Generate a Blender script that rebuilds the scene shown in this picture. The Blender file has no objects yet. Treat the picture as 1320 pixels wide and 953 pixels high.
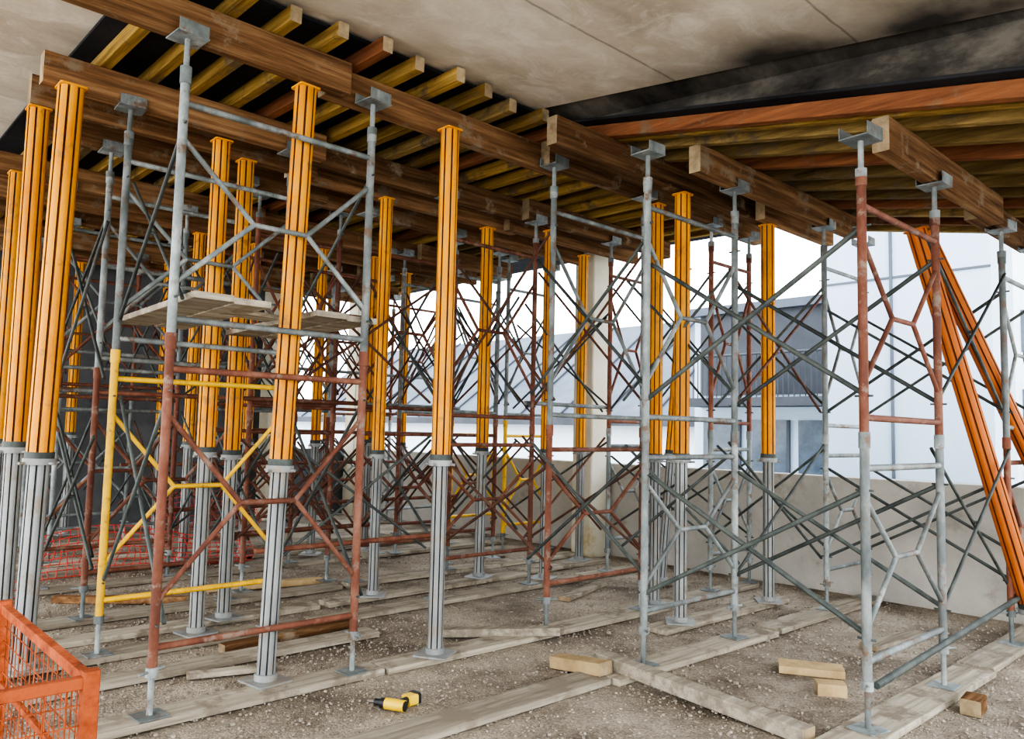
import bpy, math, random
import numpy as np
from mathutils import Vector, Matrix, noise
random.seed(7); rs=np.random.RandomState(5)
S=bpy.context.scene

def L(c):
    return tuple(((x/255)/12.92 if x/255<=0.04045 else ((x/255+0.055)/1.055)**2.4) for x in c)+(1,)

# ------------------------------------------------------------------ materials
def mk(name, cols, rough=.7, metal=0, scale=(3,3,3), bump=.2, bscale=40, contrast=(.35,.65), extra=None, tintamt=.5, spec=.5, dirt=None):
    m=bpy.data.materials.new(name); m.use_nodes=True
    nt=m.node_tree; N=nt.nodes; K=nt.links; N.clear()
    out=N.new('ShaderNodeOutputMaterial'); b=N.new('ShaderNodeBsdfPrincipled'); K.new(b.outputs[0],out.inputs[0])
    tc=N.new('ShaderNodeTexCoord'); mp=N.new('ShaderNodeMapping'); mp.inputs['Scale'].default_value=scale
    K.new(tc.outputs['Object'],mp.inputs[0])
    at=N.new('ShaderNodeAttribute'); at.attribute_name='tint'
    n=N.new('ShaderNodeTexNoise'); n.noise_dimensions='4D'; n.inputs['Scale'].default_value=1; n.inputs['Detail'].default_value=7; n.inputs['Roughness'].default_value=.65
    K.new(mp.outputs[0],n.inputs['Vector'])
    mw=N.new('ShaderNodeMath'); mw.operation='MULTIPLY'; mw.inputs[1].default_value=37; K.new(at.outputs['Fac'],mw.inputs[0]); K.new(mw.outputs[0],n.inputs['W'])
    cr=N.new('ShaderNodeValToRGB'); K.new(n.outputs[0],cr.inputs[0])
    e=cr.color_ramp.elements
    e[0].position=contrast[0]; e[0].color=L(cols[0]); e[1].position=contrast[1]; e[1].color=L(cols[-1])
    for i,c in enumerate(cols[1:-1]):
        x=e.new(contrast[0]+(contrast[1]-contrast[0])*(i+1)/(len(cols)-1)); x.color=L(c)
    mr=N.new('ShaderNodeMapRange'); mr.inputs[3].default_value=1-tintamt/2; mr.inputs[4].default_value=1+tintamt/2
    K.new(at.outputs['Fac'],mr.inputs[0])
    vm=N.new('ShaderNodeVectorMath'); vm.operation='SCALE'; K.new(cr.outputs[0],vm.inputs[0]); K.new(mr.outputs[0],vm.inputs['Scale'])
    last=vm.outputs[0]
    if dirt:   # splashed mortar / rust blotches
        col,sc,thr=dirt
        nd=N.new('ShaderNodeTexNoise'); nd.inputs['Scale'].default_value=sc; nd.inputs['Detail'].default_value=8; nd.inputs['Roughness'].default_value=.7
        K.new(tc.outputs['Object'],nd.inputs['Vector'])
        md=N.new('ShaderNodeMapRange'); md.inputs[1].default_value=thr; md.inputs[2].default_value=thr+.1; K.new(nd.outputs[0],md.inputs[0])
        mx=N.new('ShaderNodeMix'); mx.data_type='RGBA'; K.new(md.outputs[0],mx.inputs[0]); K.new(last,mx.inputs[6]); mx.inputs[7].default_value=L(col); last=mx.outputs[2]
    if extra: last=extra(nt,tc,last)
    K.new(last,b.inputs['Base Color'])
    b.inputs['Roughness'].default_value=rough; b.inputs['Metallic'].default_value=metal; b.inputs['Specular IOR Level'].default_value=spec
    if bump:
        n2=N.new('ShaderNodeTexNoise'); n2.inputs['Scale'].default_value=bscale; n2.inputs['Detail'].default_value=5
        K.new(mp.outputs[0] if bscale<15 else tc.outputs['Object'],n2.inputs['Vector'])
        bp=N.new('ShaderNodeBump'); bp.inputs['Strength'].default_value=bump; bp.inputs['Distance'].default_value=.01
        K.new(n2.outputs[0],bp.inputs['Height']); K.new(bp.outputs[0],b.inputs['Normal'])
    return m

WX=(1.2,22,22); WY=(22,1.2,22)
M={}
M['ledger']=mk('ledger_timber',[(62,46,34),(116,86,60),(156,124,90)],.95,0,WX,.5,6,(.28,.72),tintamt=.7,spec=.05,dirt=((134,118,98),3.5,.55))
M['ledger_end']=mk('timber_end_grain',[(120,104,80),(168,148,118)],.9,0,(9,9,9),.2,60,spec=.1)
M['joist']=mk('joist_timber',[(90,70,40),(140,112,62),(178,148,84)],.95,0,WY,.5,6,(.28,.72),tintamt=.8,spec=.05,dirt=((110,94,70),3.0,.54))
M['joist_red']=mk('joist_timber_red',[(78,50,36),(130,86,58)],.95,0,WY,.5,6,(.3,.7),tintamt=.7,spec=.05,dirt=((116,100,80),3.0,.57))
M['joist_old']=mk('joist_timber_weathered',[(78,64,44),(128,106,68),(162,138,90)],.95,0,WY,.5,6,(.28,.72),tintamt=.9,spec=.05,dirt=((100,88,70),3.0,.52))
M['sole']=mk('sole_board_timber',[(110,101,88),(154,145,128),(182,173,156)],.95,0,WX,.5,6,(.3,.7),tintamt=.4,spec=.1,dirt=((126,116,102),4,.5))
M['offcut']=mk('offcut_timber',[(146,124,90),(184,160,120)],.9,0,(5,5,5),.3,30,tintamt=.4,spec=.1)
M['ply']=mk('formwork_plywood_dark',[(28,28,30),(52,52,54)],.8,0,(1.5,1.5,1.5),.15,20,spec=.15)
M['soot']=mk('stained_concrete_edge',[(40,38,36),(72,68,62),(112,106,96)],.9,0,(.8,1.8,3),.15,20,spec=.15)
M['galv']=mk('galvanised_tube',[(80,86,84),(114,121,119),(158,162,158)],.65,.15,(7,7,4),.25,60,(.3,.7),tintamt=.6,dirt=((104,84,68),8,.54))
M['red']=mk('red_oxide_tube',[(70,40,30),(108,64,46),(138,102,84)],.8,.05,(7,7,4),.35,60,(.25,.75),tintamt=.4,dirt=((126,108,94),9,.55))
M['yel']=mk('yellow_tube',[(150,116,40),(218,172,34)],.6,.05,(9,9,5),.3,60,(.25,.5),tintamt=.2,dirt=((110,80,54),10,.58))
M['brace']=mk('cross_brace_steel',[(46,52,50),(84,89,84)],.7,.15,(6,6,6),.2,60,tintamt=.6)
M['brace_r']=mk('cross_brace_rust',[(70,44,34),(106,72,56)],.75,.15,(6,6,6),.2,60,tintamt=.5)
M['orange']=mk('orange_coated_aluminium',[(170,98,10),(204,130,16),(222,152,32)],.6,0,(5,5,2),.1,50,(.2,.6),tintamt=.22,spec=.3,dirt=((158,112,58),6,.58))
M['orange_shade']=mk('orange_coated_groove_shade',[(92,48,8),(118,64,12)],.7,0,(5,5,2),0,tintamt=.15)  # same orange coating, darkened: groove shade put into the colour
M['lean']=mk('red_orange_coated_aluminium',[(146,74,26),(180,98,36)],.6,.0,(5,5,2),.1,50,(.2,.6),tintamt=.1,spec=.3,dirt=((140,94,54),7,.58))
M['alu']=mk('mill_aluminium',[(112,115,113),(158,160,156)],.6,.2,(6,6,2),.12,50,(.3,.7),tintamt=.2,dirt=((136,127,114),8,.52))
M['alu_shade']=mk('aluminium_groove_shade',[(58,62,62),(84,88,88)],.6,.3,(6,6,2),0)  # shade inside the flutes painted as a darker aluminium tone
M['orust']=mk('stillage_orange_paint',[(74,44,32),(136,66,36),(160,84,50)],.9,.1,(12,12,12),.4,70,(.3,.6),spec=.2)
M['net']=mk('red_plastic_net',[(200,60,50),(224,84,70)],.6,0,(3,3,3),0)
M['stone']=mk('gravel_stone',[(122,113,101),(150,140,126),(174,165,150)],.95,0,(14,14,14),.3,80,tintamt=.5,spec=.1)
M['black']=mk('black_plastic',[(20,20,22),(36,36,38)],.5,0,bump=0)
M['dyel']=mk('yellow_plastic',[(214,176,30),(232,196,50)],.45,0,bump=0)
M['extwhite']=mk('exterior_render_white',[(200,208,214),(216,224,228)],.8,0,(.4,.4,.4),.05,10)
M['extblue']=mk('exterior_cladding_pale_blue',[(166,184,200),(184,200,214)],.8,0,(.5,.5,.2),.05,10)
M['extdark']=mk('exterior_dark_cladding',[(44,48,54),(64,68,74)],.7,0,(.8,.8,.8),.05,10)
M['extroof']=mk('exterior_grey_roof',[(66,74,84),(88,96,106)],.7,0,(.8,.8,.8),.05,10)
M['glass']=mk('dark_window_glass',[(50,62,74),(72,86,98)],.2,.0,bump=0)
M['extground']=mk('exterior_ground_concrete',[(150,150,148),(176,176,172)],.9,0,(.3,.3,.3),.05,10)
M['bluemesh']=mk('blue_paint',[(60,100,150),(80,120,170)],.6,0,bump=0)

def slab_extra(nt,tc,last):
    N=nt.nodes;K=nt.links
    sep=N.new('ShaderNodeSeparateXYZ'); K.new(tc.outputs['Object'],sep.inputs[0])
    nw=N.new('ShaderNodeTexNoise'); nw.inputs['Scale'].default_value=3; nw.inputs['Detail'].default_value=6; K.new(tc.outputs['Object'],nw.inputs['Vector'])
    wa=N.new('ShaderNodeMath');wa.operation='MULTIPLY_ADD';wa.inputs[1].default_value=.05;K.new(nw.outputs[0],wa.inputs[0]);K.new(sep.outputs['Y'],wa.inputs[2])
    s=None
    for c,w in [(3.1,.005),(1.9,.004)]:
        a=N.new('ShaderNodeMath');a.operation='SUBTRACT';K.new(wa.outputs[0],a.inputs[0]);a.inputs[1].default_value=c
        b=N.new('ShaderNodeMath');b.operation='ABSOLUTE';K.new(a.outputs[0],b.inputs[0])
        l=N.new('ShaderNodeMapRange');l.inputs[1].default_value=w*3;l.inputs[2].default_value=0;l.inputs[4].default_value=.7;K.new(b.outputs[0],l.inputs[0]);l=l.outputs[0]
        if s is None: s=l
        else:
            a=N.new('ShaderNodeMath');a.operation='MAXIMUM';K.new(s,a.inputs[0]);K.new(l,a.inputs[1]);s=a.outputs[0]
    mx=N.new('ShaderNodeMix');mx.data_type='RGBA';K.new(s,mx.inputs[0]);K.new(last,mx.inputs[6]);mx.inputs[7].default_value=L((98,92,84))
    n3=N.new('ShaderNodeTexNoise');n3.inputs['Scale'].default_value=2.6;n3.inputs['Detail'].default_value=9;n3.inputs['Roughness'].default_value=.7;n3.inputs['Distortion'].default_value=1.2;K.new(tc.outputs['Object'],n3.inputs['Vector'])
    m5=N.new('ShaderNodeMapRange');m5.inputs[1].default_value=.5;m5.inputs[2].default_value=.7;m5.inputs[4].default_value=.7;K.new(n3.outputs[0],m5.inputs[0])
    mx3=N.new('ShaderNodeMix');mx3.data_type='RGBA';K.new(m5.outputs[0],mx3.inputs[0]);K.new(mx.outputs[2],mx3.inputs[6]);mx3.inputs[7].default_value=L((222,214,200))
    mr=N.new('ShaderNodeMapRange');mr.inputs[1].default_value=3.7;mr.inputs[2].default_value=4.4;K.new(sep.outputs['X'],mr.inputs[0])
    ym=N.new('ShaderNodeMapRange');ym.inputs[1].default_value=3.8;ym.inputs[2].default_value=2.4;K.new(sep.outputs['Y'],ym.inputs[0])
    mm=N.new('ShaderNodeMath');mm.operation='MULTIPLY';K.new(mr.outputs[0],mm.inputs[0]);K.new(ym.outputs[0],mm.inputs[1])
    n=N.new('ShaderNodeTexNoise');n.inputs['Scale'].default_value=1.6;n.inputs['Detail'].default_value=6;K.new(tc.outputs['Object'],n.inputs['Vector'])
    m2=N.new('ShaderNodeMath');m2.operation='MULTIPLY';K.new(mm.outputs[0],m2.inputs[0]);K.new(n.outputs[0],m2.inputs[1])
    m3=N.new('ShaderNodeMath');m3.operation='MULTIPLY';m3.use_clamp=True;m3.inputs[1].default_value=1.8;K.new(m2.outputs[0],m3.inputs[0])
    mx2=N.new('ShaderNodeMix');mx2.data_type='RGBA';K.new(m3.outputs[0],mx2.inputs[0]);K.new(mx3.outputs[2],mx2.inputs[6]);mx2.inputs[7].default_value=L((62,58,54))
    return mx2.outputs[2]
M['slab']=mk('board_marked_concrete',[(156,144,126),(188,176,158),(208,198,181)],.9,0,(.9,1.6,1),.15,30,(.3,.7),slab_extra,.1,spec=.2)
M['conc']=mk('concrete_pale',[(160,157,148),(186,182,172)],.9,0,(1.2,1.2,1.2),.12,30,tintamt=.1,spec=.2,dirt=((146,140,128),1.5,.56))
M['column']=mk('concrete_cream',[(186,178,156),(208,202,184)],.9,0,(1.2,1.2,1.2),.12,30,tintamt=.1,spec=.2,dirt=((174,160,124),1.5,.56))
M['concg']=mk('concrete_grey',[(74,75,76),(102,103,103)],.9,0,(1.2,1.2,1.2),.12,30,tintamt=.1,spec=.2)

def ground_mat():
    m=bpy.data.materials.new('gravel_ground');m.use_nodes=True;nt=m.node_tree;N=nt.nodes;K=nt.links
    b=N['Principled BSDF'];tc=N.new('ShaderNodeTexCoord')
    v=N.new('ShaderNodeTexVoronoi');v.inputs['Scale'].default_value=85;K.new(tc.outputs['Object'],v.inputs['Vector'])
    n=N.new('ShaderNodeTexNoise');n.inputs['Scale'].default_value=1.3;n.inputs['Detail'].default_value=10;n.inputs['Roughness'].default_value=.65;K.new(tc.outputs['Object'],n.inputs['Vector'])
    cr=N.new('ShaderNodeValToRGB');K.new(n.outputs[0],cr.inputs[0]);e=cr.color_ramp.elements
    e[0].position=.36;e[0].color=L((108,98,86));e[1].position=.62;e[1].color=L((168,157,140))
    sp=N.new('ShaderNodeSeparateColor');K.new(v.outputs['Color'],sp.inputs[0])
    mr=N.new('ShaderNodeMapRange');mr.inputs[3].default_value=.72;mr.inputs[4].default_value=1.22;K.new(sp.outputs[0],mr.inputs[0])
    vm=N.new('ShaderNodeVectorMath');vm.operation='SCALE';K.new(cr.outputs[0],vm.inputs[0]);K.new(mr.outputs[0],vm.inputs['Scale'])
    K.new(vm.outputs[0],b.inputs['Base Color']);b.inputs['Roughness'].default_value=.95;b.inputs['Specular IOR Level'].default_value=.1
    bp=N.new('ShaderNodeBump');bp.inputs['Strength'].default_value=.6;bp.inputs['Distance'].default_value=.01;bp.invert=True
    K.new(v.outputs['Distance'],bp.inputs['Height']);K.new(bp.outputs[0],b.inputs['Normal'])
    return m
M['ground']=ground_mat()

# ------------------------------------------------------------------ mesh builder
class MB:
    def __init__(s): s.v=[];s.f=[];s.m=[];s.t=[];s.sm=[];s.ml=[]
    def mi(s,k):
        if k not in s.ml: s.ml.append(k)
        return s.ml.index(k)
    def add(s,vs,fs,mat,tint=None,smooth=False):
        o=len(s.v); s.v+= [tuple(x) for x in vs]; t=random.random() if tint is None else tint
        ms=mat if isinstance(mat,list) else [mat]*len(fs)
        for f,mm in zip(fs,ms):
            s.f.append([i+o for i in f]); s.m.append(s.mi(mm)); s.t.append(t); s.sm.append(smooth)
    def frame(s,a,b,up=None):
        a=Vector(a);b=Vector(b);d=(b-a).normalized()
        up=Vector(up or (0,0,1))
        if abs(d.dot(up))>.98: up=Vector((0,1,0))
        x=d.cross(up).normalized(); y=x.cross(d).normalized()
        return a,b,x,y
    def prism(s,a,b,prof,mat,tint=None,smooth=False,up=None,cap=None,sidemats=None):
        a,b,x,y=s.frame(a,b,up); n=len(prof)
        A=[a+x*p[0]+y*p[1] for p in prof];B=[b+x*p[0]+y*p[1] for p in prof]
        t=random.random() if tint is None else tint
        s.add(A+B,[(i,(i+1)%n,n+(i+1)%n,n+i) for i in range(n)],sidemats or mat,t,smooth)
        s.add(A,[tuple(range(n-1,-1,-1))],cap or mat,t); s.add(B,[tuple(range(n))],cap or mat,t)
    def tube(s,a,b,r,mat,seg=8,tint=None):
        s.prism(a,b,[(r*math.cos(2*math.pi*i/seg),r*math.sin(2*math.pi*i/seg)) for i in range(seg)],mat,tint,True)
    def bar(s,a,b,w,h,mat,tint=None,up=None,cap=None,c=.004):
        w/=2;h/=2
        s.prism(a,b,[(w-c,-h),(w,-h+c),(w,h-c),(w-c,h),(-w+c,h),(-w,h-c),(-w,-h+c),(-w+c,-h)],mat,tint,False,up,cap)
    def box(s,c,sz,mat,rz=0,tint=None):
        c=Vector(c);dx=Vector((math.cos(rz),math.sin(rz),0))*sz[0]/2
        s.bar(c-dx,c+dx,sz[1],sz[2],mat,tint,c=min(.003,sz[1]*.2,sz[2]*.2))
    def fluted(s,a,b,r,mat,gmat,n=8,depth=.22,tint=None):
        prof=[];mats=[]
        for k in range(n):
            b0=2*math.pi*k/n
            for j,(fr,rr) in enumerate([(-.38,1),(-.2,1.02),(0,1.03),(.2,1.02),(.38,1),(.42,1-depth),(.58,1-depth)]):
                an=b0+fr*2*math.pi/n; prof.append((r*rr*math.cos(an),r*rr*math.sin(an)))
                mats.append(gmat if j in(4,5,6) else mat)
        s.prism(a,b,prof,mat,tint,False,sidemats=mats)
    def build(s,name,loc=None):
        me=bpy.data.meshes.new(name); me.from_pydata(s.v,[],s.f)
        for k in s.ml: me.materials.append(M[k])
        me.polygons.foreach_set('material_index',s.m); me.polygons.foreach_set('use_smooth',s.sm)
        a=me.attributes.new('tint','FLOAT','FACE'); a.data.foreach_set('value',s.t)
        me.update(); o=bpy.data.objects.new(name,me); S.collection.objects.link(o); return o

def headz(y): return 3.79+.02*(min(y,7)-4.5) if y>=4.3 else 3.766-.19*(4.3-y)
BT=.045; LH=.22

# ------------------------------------------------------------------ floor / shell
def gz(x,y): return .012*noise.noise(Vector((x*.9,y*.9,0)))+.006*noise.noise(Vector((x*5,y*5,3)))-.004
nx,ny=150,200; x0,x1,y0,y1=-4.5,8.19,-4.5,13.0
vs=[];fs=[]
for j in range(ny+1):
    for i in range(nx+1):
        x=x0+(x1-x0)*i/nx;y=y0+(y1-y0)*j/ny; vs.append((x,y,gz(x,y)))
for j in range(ny):
    for i in range(nx):
        a=j*(nx+1)+i; fs.append((a,a+1,a+nx+2,a+nx+1))
b=MB(); b.add(vs,fs,'ground',.5,True); b.build('floor')
b=MB(); b.box((1.95,5.25,-.25),(12.9,19.5,.4),'concg'); b.build('floor_slab')

b=MB(); b.bar((8.3,-4.5,.6-.02),(8.3,15,.6-.02),.22,1.24,'conc',.5); b.build('wall_east')
b=MB(); b.bar((-1,13.1,2.05),(6.2,13.1,2.05),.2,4.1,'concg',.5)
b.bar((6.2,13.1,.6),(8.2,13.1,.6),.2,1.2,'concg',.5); b.build('wall_back')
def column(x,y,sx,sy):
    b=MB(); b.bar((x,y,-.04),(x,y,4.0),sx,sy,'column',.5,up=(0,1,0),c=.015); return b.build('concrete_column')
column(7.97,6.95,.40,.34); column(8.0,12.8,.36,.34); column(6.3,12.83,.34,.34)

def slab(name,pts,th=.3,mat='slab'):
    b=MB(); n=len(pts); A=[Vector(p) for p in pts]; B=[p+Vector((0,0,th)) for p in A]
    b.add(A+B,[tuple(range(n-1,-1,-1)),tuple(range(n,2*n))]+[(i,(i+1)%n,n+(i+1)%n,n+i) for i in range(n)],mat,.5); return b.build(name)
sz=lambda y:4.145-.1*(4.35-y)
slab('ceiling',[(-2.4,-1.4,sz(-1.4)),(4.72,-1.4,sz(-1.4)),(4.22,4.35,sz(4.35)),(-2.4,4.35,sz(4.35))])
pz=lambda y:headz(y)+LH+.11
slab('ceiling_west',[(-2.4,4.36,pz(4.36)+.02),(1.35,4.36,pz(4.36)+.02),(1.35,7,pz(7)+.02),(-2.4,7,pz(7)+.02)])
slab('ceiling_northwest',[(-2.4,7.001,pz(7)+.02),(1.35,7.001,pz(7)+.02),(1.35,13.2,pz(7)+.02),(-2.4,13.2,pz(7)+.02)])

# plywood decking
b=MB(); b.bar((4.97,4.30,pz(4.31)),(4.97,7,pz(7)),7.3,.02,'ply',.5); b.bar((4.97,7,pz(7)),(4.97,13.2,pz(7)),7.3,.02,'ply',.5)
for i in range(1,6): b.bar((1.36+i*1.22,4.4,pz(4.4)-.013),(1.36+i*1.22,7,pz(7)-.013),.012,.006,'black',.5,c=.001)
b.bar((1.36,4.40,pz(4.4)+.16),(8.6,4.40,pz(4.4)+.16),.03,.3,'ply',.5)
b.build('formwork_plywood_deck')
b=MB()
b.bar((6.53,-1.0,pz(-1.0)+.004),(6.53,4.28,pz(4.28)+.004),4.14,.02,'ply',.5)
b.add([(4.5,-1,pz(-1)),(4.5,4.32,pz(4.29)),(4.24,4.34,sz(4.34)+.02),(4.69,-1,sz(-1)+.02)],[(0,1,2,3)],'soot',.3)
b.build('formwork_plywood_infill')

# joists
jz=lambda q:headz(q)+LH+.05
def joistrun(b,x,y0,y1,h=.098,w=.075,mat=None,ya=None):
    m=mat or random.choice(['joist','joist','joist','joist_red','joist_old'])
    b.bar((x,y0,jz(ya or y0)),(x+random.uniform(-.02,.02),y1,jz(y1)),w,h,m,cap='ledger_end')
b=MB(); x=1.5
while x<8.1:
    y=4.2+random.uniform(-.1,.1); dx=0
    for seg in range(6):
        if y>12.4: break
        Ln=random.choice([2.4,3.0,2.7,3.3]) if seg else 2.8; e=min(12.97,y+Ln)
        if not(7.6<x+dx<8.25 and y<7.2 and e>6.7):
            joistrun(b,x+dx,y,e,ya=max(y,4.31))
        else:
            joistrun(b,x+dx,y,6.7,ya=max(y,4.31))
        y=e-.35; dx=.09-dx
    x+=.30
b.build('formwork_joists')
b=MB(); x=4.6
while x<8.5:
    joistrun(b,x,-.9,4.28,mat='joist_old' if random.random()<.72 else 'joist_red')
    x+=.38
joistrun(b,4.72,-.9,3.9,.098,.06,'joist'); b.build('formwork_joists_infill')

# ledgers
def ledger(x0,x1,y,z=None,w=.1,dy=0):
    b=MB(); h=LH; zz=(headz(y) if z is None else z)+h/2+.002
    b.bar((x0,y,zz),(x1,y+dy,zz),w,h-.008,'ledger',cap='ledger_end'); return b.build('ledger_beam')
ledger(.9,2.62,4.48);ledger(2.5,4.75,4.6);ledger(4.5,7.0,4.48);ledger(6.8,8.1,4.6)
ledger(1.12,3.2,5.82);ledger(3.0,5.8,5.95);ledger(5.6,8.1,5.85)
ledger(1.15,3.4,6.32);ledger(3.2,6.0,6.46);ledger(5.8,8.1,6.36)
for y in (7.0,8.4,9.2,9.9,11.3,12.2):
    ledger(1.3,3.9,y);ledger(3.7,6.3,y+.12);ledger(6.1,7.75,y)
ledger(4.0,6.95,3.92);ledger(4.95,7.7,3.33);ledger(6.75,8.2,3.8)
ledger(4.68,6.9,1.85);ledger(6.7,8.2,1.97)

# ------------------------------------------------------------------ shoring towers
def frame(b,pa,pb,z0,z1,mat,r=.026,hb=True):
    ca,cb=Vector(pa),Vector(pb); up=Vector((0,0,1))
    P=lambda t,z: ca.lerp(cb,t)+up*z
    for t in (0,1):
        b.tube(P(t,z0),P(t,z1),r,mat,12)
        b.tube(P(t,z1-.05),P(t,z1+.04),r*1.22,mat,12)
    r2=r*.75
    zb=z0+.10; zt=z1-.16
    b.tube(P(0,zb),P(1,zb),r2,mat,8); b.tube(P(0,zt),P(1,zt),r2,mat,8)
    zm=(zb+zt)/2; q=(zt-zb)*.34
    b.tube(P(.36,zm),P(.64,zm),r2*.85,mat,8)
    for t,u in((0,.36),(1,.64)):
        b.tube(P(t,zm+q),P(u,zm),r2*.8,mat,8); b.tube(P(t,zm-q),P(u,zm),r2*.8,mat,8)
    for t in(0,1):
        for z in(zb+.12,zt-.12): b.tube(P(t,z)-Vector((0,.05,0)),P(t,z)+Vector((0,.05,0)),.007,'brace',6)

def leg_jacks(b,x,y,z0,z1,hz):
    bz=BT
    b.box((x,y,bz+.004),(.16,.16,.008),'galv',random.uniform(-.2,.2))
    b.tube((x,y,bz),(x,y,z0+.1),.017,'galv',8)
    b.tube((x,y,z0-.05),(x,y,z0),.034,'galv',8)
    a=random.uniform(0,3.1); v=Vector((math.cos(a),math.sin(a),0))*.09
    b.tube(Vector((x,y,z0-.02))-v,Vector((x,y,z0-.02))+v,.008,'galv',6)
    b.tube((x,y,z1-.1),(x,y,hz-.004),.017,'galv',8)
    b.tube((x,y,z1+.0),(x,y,z1+.05),.034,'galv',8)
    r=random.uniform(-.12,.12)
    b.box((x,y,hz-.004),(.18,.17,.008),'galv',r)
    for s in(-1,1):
        b.box((x-math.sin(r)*s*.083,y+math.cos(r)*s*.083,hz+.03),(.17,.006,.075),'galv',r)

def xbrace(b,p,q,za,zb,mat,r=.0125):
    p=Vector(p);q=Vector(q);o=(q-p).cross(Vector((0,0,1))).normalized()*.02
    U=Vector((0,0,1))
    b.tube(p+U*za+o,q+U*zb+o,r,mat,6); b.tube(p+U*zb-o,q+U*za-o,r,mat,6)
    c=(p+q)/2+U*(za+zb)/2; b.tube(c-o*1.4,c+o*1.4,.012,mat,6)

def tower(x0,x1,y0,y1,zj,lo,hi,z0=.3,lo2=None,hi2=None,br='brace',dx=0,brr=.0125):
    b=MB()
    for k,y in enumerate((y0,y1)):
        h=headz(y); zt=h-.22; o=dx*k
        l=(lo,lo2 or lo)[k]; u=(hi,hi2 or hi)[k]
        frame(b,(x0+o,y,0),(x1+o,y,0),z0,zj,l); frame(b,(x0+o,y,0),(x1+o,y,0),zj+.02,zt,u)
        for x in(x0,x1): leg_jacks(b,x+o,y,z0,zt,h)
    zt=min(headz(y0),headz(y1))-.22
    for x in(x0,x1):
        xbrace(b,(x+.03,y0,0),(x+.03+dx,y1,0),z0+.22,zj-.28,br,brr)
        xbrace(b,(x+.03,y0,0),(x+.03+dx,y1,0),zj+.24,zt-.28,br,brr)
    return b.build('shoring_tower')
tower(1.56,2.80,4.44,5.82,2.06,'red','galv',lo2='yel',dx=.12)
tower(4.55,5.76,4.42,5.85,1.62,'red','galv',br='brace_r',hi2='red')
tower(7.0,7.75,4.5,5.85,1.62,'galv','red')
tower(1.88,3.05,6.95,8.4,2.0,'red','galv',lo2='red')
tower(4.4,5.6,7.0,8.4,1.7,'red','red',br='brace_r')
tower(6.9,7.7,7.5,8.6,1.7,'yel','galv')
tower(2.3,3.5,9.9,11.3,1.9,'galv','red',br='brace_r')
tower(4.5,5.7,9.9,11.3,1.7,'red','galv')
tower(6.6,7.7,9.9,11.3,1.7,'galv','red',br='brace_r')
tower(4.40,5.55,3.35,1.85,1.6,'galv','galv',hi2='red',brr=.016)
tower(7.12,8.0,3.35,1.88,1.6,'galv','galv',lo2='red',brr=.014)
tower(3.3,4.2,7.2,8.3,1.7,'red','red',br='brace_r')
tower(5.8,6.55,7.3,8.3,1.7,'red','galv',br='brace_r')

# long cross bracing linking the towers
b=MB()
for (x,ya,yb) in [(4.43,3.35,4.5),(5.6,3.35,4.5),(1.62,5.9,7.0),(2.9,5.9,7.0),(5.6,5.9,7.0),(4.5,5.9,7.0),(7.05,5.9,7.5),(2.9,8.4,9.9),(4.5,8.4,9.9),(5.5,8.4,9.9),(6.8,8.6,9.9),(3.4,11.3,12.8),(5.6,11.3,12.8),(7.1,3.35,4.5)]:
    xbrace(b,(x,ya,0),(x,yb,0),.6,1.5,'brace'); xbrace(b,(x,ya,0),(x,yb,0),1.9,3.0,'brace')
for (y,xa,xb) in [(1.85,5.55,7.12),(3.35,5.55,7.12),(5.9,2.95,4.5),(7.0,3.05,4.4),(8.4,3.05,4.4),(5.9,5.72,7.0),(7.0,5.6,6.9),(8.4,5.6,6.9),(9.9,3.4,4.5),(9.9,5.7,6.8),(11.3,3.4,4.5),(11.3,5.7,6.6)]:
    xbrace(b,(xa,y+.03,0),(xb,y+.03,0),.5,1.55,random.choice(['brace','brace_r'])); xbrace(b,(xa,y+.03,0),(xb,y+.03,0),1.85,2.95,random.choice(['brace','brace_r']))
for (y,xa,xb,z,m) in [(5.9,2.8,4.6,.62,'red'),(7.05,3.0,4.5,1.85,'red'),(7.05,3.0,4.5,.6,'red'),(8.45,1.9,6.9,1.9,'galv'),(8.45,3,6.9,.7,'red'),(9.95,2.3,7.6,2.4,'galv'),(9.95,3,7,1.1,'red'),(5.9,5.7,7.1,1.9,'galv'),(7.05,1.9,3.1,2.9,'galv')]:
    b.tube((xa,y,z),(xb,y,z),.022,m,8)
b.tube((4.42,1.81,.28),(7.14,1.83,.40),.02,'brace',8)
b.build('cross_bracing')

# ------------------------------------------------------------------ props
def prop(x,y,r=.066,zj=1.38,a=None,t=None,rot=0,oc='orange',lean=(0,0)):
    b=MB()
    A=Vector(a) if a else Vector((x,y,BT)); T=Vector(t) if t else Vector((x+lean[0],y+lean[1],headz(y)))
    d=(T-A).normalized(); Lh=(T-A).length; P=lambda s:A+d*s
    b.bar(P(0),P(.012),.24,.24,'alu',.5,up=(math.cos(rot),math.sin(rot),0),c=.01)
    b.fluted(P(.012),P(zj),r*.8,'alu','alu_shade',8)
    b.tube(P(.012),P(.05),r*1.0,'alu',16)
    b.tube(P(zj-.06),P(zj-.02),r*1.25,'alu',16); b.tube(P(zj-.02),P(zj+.02),r*1.1,'brace',16)
    for k in range(4):
        an=k*math.pi/2+.4; x_,y_=math.cos(an)*r*1.15,math.sin(an)*r*1.15
        b.tube(P(zj-.05)+Vector((x_,y_,0)),P(zj-.05)+Vector((x_*1.5,y_*1.5,0)),.01,'alu',6)
    b.fluted(P(zj+.02),P(Lh-.012),r,oc,'orange_shade',8)
    b.bar(P(Lh-.012),P(Lh),r*2.1,r*2.1,oc,.5,up=(0,1,0),c=.01)
    return b.build('formwork_prop')
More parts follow.
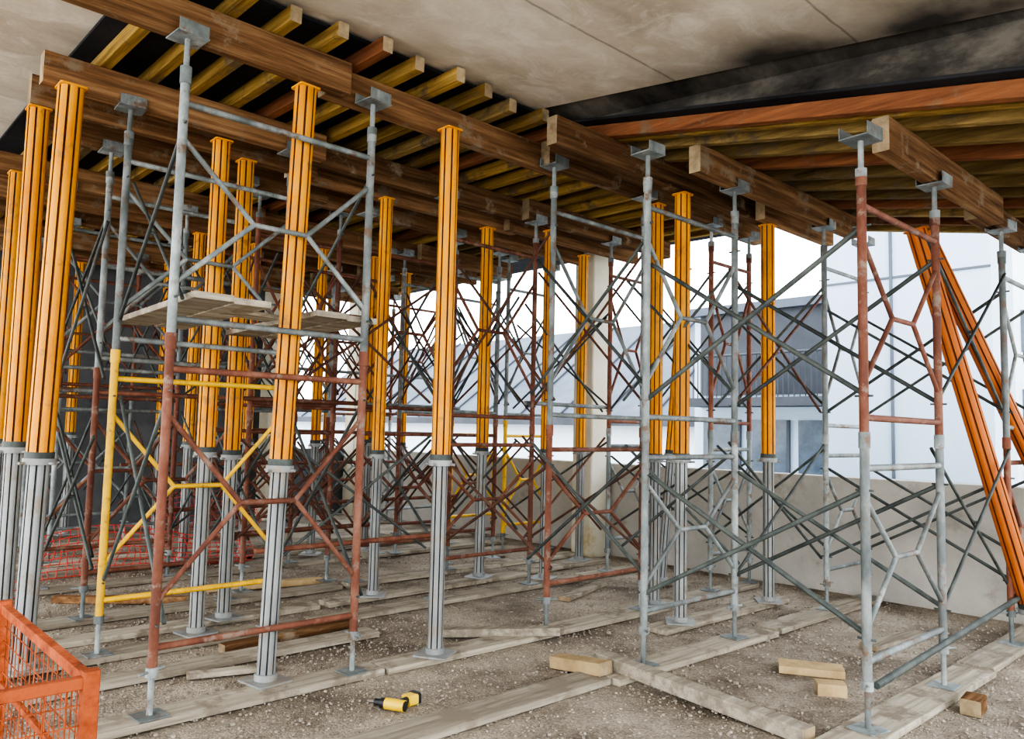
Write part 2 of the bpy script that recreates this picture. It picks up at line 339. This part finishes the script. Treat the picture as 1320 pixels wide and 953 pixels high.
for x,y,r,ln in [(1.23,5.76,.078,(.05,-.03)),(1.22,6.34,.07,(0,0)),(1.45,8.2,.07,(0,0)),(2.29,4.60,.068,(.07,-.05)),(3.45,4.42,.066,(0,0)),(2.40,5.97,.066,(0,0)),(2.75,6.3,.066,(0,0)),(4.18,6.32,.06,(0,0)),
            (5.59,6.44,.066,(0,0)),(6.1,5.98,.055,(0,0)),(7.3,6.55,.06,(0,0)),(6.0,4.45,.06,(0,0)),(5.62,3.90,.066,(0,0)),(7.0,3.86,.066,(0,0)),(4.9,8.8,.06,(0,0)),
            (3.5,9.2,.066,(0,0)),(6.5,9.25,.066,(0,0)),(7.3,9.25,.066,(0,0)),(4.2,9.2,.06,(0,0)),(3.0,12.2,.066,(0,0)),(5.0,12.2,.066,(0,0)),(5.6,8.7,.06,(0,0)),
            (5.9,11.4,.066,(0,0)),(3.9,11.3,.066,(0,0)),(7.0,12.2,.066,(0,0))]:
    prop(x,y,r=r,zj=1.36+random.uniform(-.03,.03),rot=random.random(),lean=ln)
prop(0,0,a=(7.25,1.70,.02),t=(6.62,2.35,3.30),r=.075,oc='lean',zj=.35)
prop(0,0,a=(7.95,1.35,.02),t=(6.76,2.34,3.30),r=.07,oc='lean',zj=.35)
prop(0,0,a=(7.0,5.1,.04),t=(7.25,5.0,3.45),r=.06)

# ------------------------------------------------------------------ working platform
b=MB()
for k,xx in enumerate((1.72,1.97,2.53,2.78)):
    b.bar((xx+.03,4.34+.05*k,2.319),(xx+.10,5.98-.06*(k%2),2.319),.225,.038,'sole')
b.bar((2.0,5.0,2.345),(3.0,5.25,2.345),.2,.03,'sole')
b.build('work_platform')

# ------------------------------------------------------------------ sole boards
def board(x0,x1,y,dy=0,w=.23,z=.0,name='sole_board',mat='sole'):
    b=MB(); b.bar((x0,y,BT/2+z),(x1,y+dy,BT/2+z),w,BT-.004,mat); return b.build(name)
board(.75,3.0,4.46,.02);board(3.02,6.3,4.46,-.02);board(6.4,7.75,4.5)
board(1.1,3.5,5.25,.03,.2);board(1.0,3.2,5.86,-.03);board(3.3,6.5,5.85,.03);board(6.6,7.75,5.88)
board(1.1,3.6,6.36,0,.2);board(3.7,6.2,6.36,.04,.2);board(6.3,7.7,6.5)
for y in(7.0,8.4,9.2,9.9,11.3): board(1.4,4.2,y);board(4.3,7.75,y+.03)
board(1.0,4.0,3.42,.0,.24);board(4.02,6.0,3.36,-.02,.24);board(6.1,8.1,3.36)
board(3.6,6.2,1.86,0,.25);board(6.25,8.1,1.88,.02);board(5.3,7.3,3.92,0)

# loose timber
def loose(p,q,w=.1,h=.07,mat='offcut',name='timber_offcut',up=None):
    b=MB(); b.bar(p,q,w,h,mat,cap='ledger_end',up=up); return b.build(name)
loose((4.02,3.80,.04),(4.02,3.36,.088),.13,.08)
loose((4.18,3.52,.09),(4.08,2.02,.04),.11,.08,'sole','loose_timber')
loose((3.80,4.95,.035),(4.5,4.22,.085),.1,.06,'sole','loose_timber')
loose((5.17,2.78,.03),(5.38,2.42,.03),.2,.05)
loose((4.90,2.38,.035),(5.0,2.24,.035),.12,.08)
loose((5.22,1.60,.045),(5.40,1.62,.045),.11,.09,'ledger')
loose((4.6,.9,.04),(4.9,.6,.04),.11,.09)
loose((2.4,5.5,.03),(3.5,5.6,.03),.09,.06,'ledger','loose_timber')
loose((1.9,7.9,.03),(2.8,7.2,.03),.09,.06,'ledger','loose_timber')
loose((3.0,7.6,.03),(4.2,7.3,.03),.09,.06,'offcut','loose_timber')
loose((2.0,5.08,.02),(2.5,4.92,.02),.1,.03,'sole','loose_timber')
loose((5.6,5.2,.02),(6.5,5.5,.02),.12,.04,'sole','loose_timber')
loose((6.2,2.6,.02),(7.0,2.5,.02),.14,.035,'sole','loose_timber')

# ------------------------------------------------------------------ stillage
b=MB(); X=.68
def rt(a,c,s=.032): b.bar(a,c,s,s,'orust',c=.003)
for (x,y) in[(X,2.4),(X,3.5),(-.5,2.4),(-.5,3.5)]:
    rt((x,y,.02),(x,y,.92),.042); b.box((x,y,.012),(.09,.09,.02),'orust')
for z in(.12,.89):
    rt((X,2.4,z),(X,3.5,z));rt((-.5,2.4,z),(-.5,3.5,z));rt((X,2.4,z),(-.5,2.4,z));rt((X,3.5,z),(-.5,3.5,z))
rt((X,2.4,.6),(-.5,2.4,.6),.02); rt((X,2.4,.62),(X,3.5,.62),.02)
for z in np.arange(.17,.88,.055):
    z=float(z)
    b.tube((X,2.4,z),(X,3.5,z),.0022,'orust',5);b.tube((X,2.4,z),(-.5,2.4,z),.0022,'orust',5)
    b.tube((-.5,2.4,z),(-.5,3.5,z),.0022,'orust',5);b.tube((X,3.5,z),(-.5,3.5,z),.0022,'orust',5)
for k in np.arange(.055,1.1,.055):
    k=float(k)
    b.tube((X,2.4+k,.12),(X,2.4+k,.89),.0022,'orust',5);b.tube((X-k,2.4,.12),(X-k,2.4,.89),.0022,'orust',5)
    b.tube((-.5,2.4+k,.12),(-.5,2.4+k,.89),.0022,'orust',5);b.tube((X-k,3.5,.12),(X-k,3.5,.89),.0022,'orust',5)
for k in range(5): b.bar((X,2.5+k*.22,.13),(-.5,2.5+k*.22,.13),.03,.02,'orust')
b.build('steel_mesh_stillage')

# ------------------------------------------------------------------ barrier netting
def net(pts,h,name='plastic_barrier_netting'):
    b=MB(); P=[]
    for i in range(len(pts)-1):
        a=Vector(pts[i]);c=Vector(pts[i+1]);n=max(2,int((c-a).length/.07))
        for k in range(n): P.append(a.lerp(c,k/n))
    rows=int(h/.07)
    def pt(i,j):
        p=P[i].copy(); p.z=.02+j*h/rows*(.8+.2*math.sin(i*.17)); p.y+=.06*math.sin(j*.8+i*.13); p.x+=.02*math.sin(i*1.3+j); return p
    for i in range(len(P)):
        for j in range(rows+1):
            if i+1<len(P): b.tube(pt(i,j),pt(i+1,j),.006,'net',3)
            if j<rows: b.tube(pt(i,j),pt(i,j+1),.005,'net',3)
    b.build(name)
net([(1.9,8.95,0),(3.1,9.0,0),(4.3,9.0,0)],.5); net([(4.0,11.8,0),(5.8,12.0,0)],.6)
net([(1.25,7.2,0),(1.7,7.6,0)],.3)

# ------------------------------------------------------------------ cordless drill lying on the gravel
b=MB(); c=Vector((2.66,3.80,.04)); d=Vector((-.45,.89,0)).normalized(); n=Vector((-.89,-.45,0))
b.tube(c-d*.09,c+d*.03,.032,'dyel',14); b.tube(c+d*.03,c+d*.06,.028,'black',14); b.tube(c+d*.06,c+d*.10,.02,'black',12)
b.tube(c+d*.10,c+d*.15,.004,'alu',6); b.tube(c-d*.095,c-d*.085,.028,'black',14)
b.bar(c-d*.03,c-d*.06+n*-.12,.035,.04,'black',c=.01); b.bar(c-d*.045-n*.1+Vector((0,0,-.005)),c-d*.07-n*.16+Vector((0,0,-.005)),.075,.06,'dyel',c=.01)
b.bar(c-d*.06-n*.155+Vector((0,0,-.005)),c-d*.07-n*.185+Vector((0,0,-.005)),.08,.065,'black',c=.01)
b.build('cordless_drill')

# ------------------------------------------------------------------ loose gravel stones
N=30000
d=2.6+rs.rand(N)**.9*7.5; lat=(rs.rand(N)*1.5-.75)*d
X=.731*lat+.682*d; Y=-.682*lat+.731*d
ok=(X<8.1)&(X>-.5); X=X[ok];Y=Y[ok];N=len(X)
sz_=.003+.0065*rs.rand(N)**2.5
big=rs.rand(N)<.005; sz_[big]*=2
base=np.array([(x,y,z) for x in(-1,1) for y in(-1,1) for z in(-1,1)],float)
V=base[None]*(.55+.5*rs.rand(N,8,3)); V[:,:,2]*=.7
an=rs.rand(N)*6.28; ca,sa=np.cos(an)[:,None],np.sin(an)[:,None]
vx=V[:,:,0]*ca-V[:,:,1]*sa; vy=V[:,:,0]*sa+V[:,:,1]*ca
V=np.stack([vx*sz_[:,None]+X[:,None],vy*sz_[:,None]+Y[:,None],V[:,:,2]*sz_[:,None]+(sz_*.3)[:,None]],2).reshape(-1,3)
for_f=np.array([(0,1,3,2),(4,6,7,5),(0,4,5,1),(2,3,7,6),(0,2,6,4),(1,5,7,3)])
F=(for_f[None]+np.arange(N)[:,None,None]*8).reshape(-1,4)
me=bpy.data.meshes.new('loose_gravel'); me.from_pydata(V.tolist(),[],F.tolist()); me.materials.append(M['stone'])
a=me.attributes.new('tint','FLOAT','FACE'); a.data.foreach_set('value',np.repeat(rs.rand(N),6).astype(np.float32))
o=bpy.data.objects.new('loose_gravel',me); S.collection.objects.link(o)

# ------------------------------------------------------------------ exterior
b=MB(); b.box((40,20,-6.1),(120,120,.2),'extground'); b.build('exterior_ground')
def boxo(b,x0,x1,y0,y1,z0,z1,mat): b.bar((x0,(y0+y1)/2,(z0+z1)/2),(x1,(y0+y1)/2,(z0+z1)/2),y1-y0,z1-z0,mat,.5)
b=MB(); boxo(b,12,13,3.3,5.6,-6,11,'extblue')
for z in(-2,1.0,4.0): boxo(b,11.98,12.0,3.3,5.6,z,z+.03,'extroof')
boxo(b,11.97,12,4.6,4.64,-6,11,'extroof'); b.build('neighbouring_lift_core')
b=MB(); boxo(b,17,22,7.2,11.4,-6,4.6,'extblue'); boxo(b,16.95,17,7.4,11.2,2.6,4.6,'extdark')
for k in range(3):
    boxo(b,16.93,16.99,7.6+k*1.25,8.6+k*1.25,-.4,2.0,'glass')
    boxo(b,16.90,16.95,7.55+k*1.25,7.62+k*1.25,-.4,2.0,'extdark')
boxo(b,16.2,17,7.2,11.2,2.3,2.5,'extdark'); boxo(b,16.2,17,7.2,11.2,-.6,-.45,'extdark')
for k in range(30): b.tube((16.25,7.3+k*.13,2.5),(16.25,7.3+k*.13,3.5),.015,'extdark',4)
b.tube((16.25,7.2,3.5),(16.25,11.2,3.5),.03,'extdark',6); boxo(b,16.8,22.2,7,11.6,4.6,4.8,'extroof'); b.build('neighbouring_building')
b=MB(); boxo(b,24,32,13,46,-6,2.2,'extwhite')
b.add([(23.5,12.5,2.2),(23.5,46,2.2),(30,46,6.8),(30,12.5,6.8)],[(0,1,2,3)],'extroof',.5)
for k in range(14): b.bar((23.5,12.8+k*2.4,2.25),(30,12.8+k*2.4,6.85),.08,.08,'extdark',.5)
boxo(b,23.3,23.6,12.5,46,1.9,2.2,'extdark'); boxo(b,23.9,24,13,46,-.4,.2,'extdark')
for k in range(16): boxo(b,23.95,24,14+k*2,15.3+k*2,-3,-1.2,'glass')
b.build('long_low_building')
b=MB(); boxo(b,34,40,2,9,-6,9,'extwhite')
for f in range(4):
    for k in range(4): boxo(b,33.95,34,2.6+k*1.6,3.6+k*1.6,-4+f*3,-2.4+f*3,'glass')
b.build('apartment_block')
b=MB()
for x in(13.5,14.5):
    for k in range(5): b.tube((x,-.6+k*.9,-6),(x,-.6+k*.9,8),.03,'yel',6)
    for z in range(-5,8): b.tube((x,-.6,z),(x,3.0,z),.025,'yel',6)
for z in range(-5,8,2): b.bar((14,-.6,z),(14,3,z),.9,.04,'bluemesh')
b.build('facade_scaffold')

# ------------------------------------------------------------------ light & world
w=bpy.data.worlds.new('sky'); S.world=w; w.use_nodes=True
N_=w.node_tree.nodes; bg=N_['Background']
tc=N_.new('ShaderNodeTexCoord'); sp=N_.new('ShaderNodeSeparateXYZ'); w.node_tree.links.new(tc.outputs['Generated'],sp.inputs[0])
cr=N_.new('ShaderNodeValToRGB'); w.node_tree.links.new(sp.outputs[2],cr.inputs[0])
cr.color_ramp.elements[0].color=(.95,.97,1,1); cr.color_ramp.elements[1].color=(.78,.87,1,1)
w.node_tree.links.new(cr.outputs[0],bg.inputs[0]); bg.inputs[1].default_value=4.3
sd=bpy.data.lights.new('sun','SUN'); sd.energy=.7; sd.angle=.8; sd.color=(1,.95,.88)
so=bpy.data.objects.new('sun',sd); S.collection.objects.link(so); so.rotation_euler=(math.radians(55),0,math.radians(-40))
S.view_settings.view_transform='AgX'; S.view_settings.look='AgX - High Contrast'; S.view_settings.exposure=.45

# ------------------------------------------------------------------ camera
cd=bpy.data.cameras.new('camera'); cam=bpy.data.objects.new('camera',cd); S.collection.objects.link(cam); S.camera=cam
cd.sensor_width=36; cd.lens=36*1012/1320; cd.clip_end=300
p=math.radians(4.5); az=math.radians(47)
fw=Vector((math.cos(az)*math.cos(p),math.sin(az)*math.cos(p),math.sin(p)))
right=fw.cross(Vector((0,0,1))).normalized(); upv=right.cross(fw)
R=Matrix((right,upv,-fw)).transposed()
R=R@Matrix.Rotation(math.radians(1.3),3,'Z')
cam.matrix_world=Matrix.Translation((0,0,1.6))@R.to_4x4()
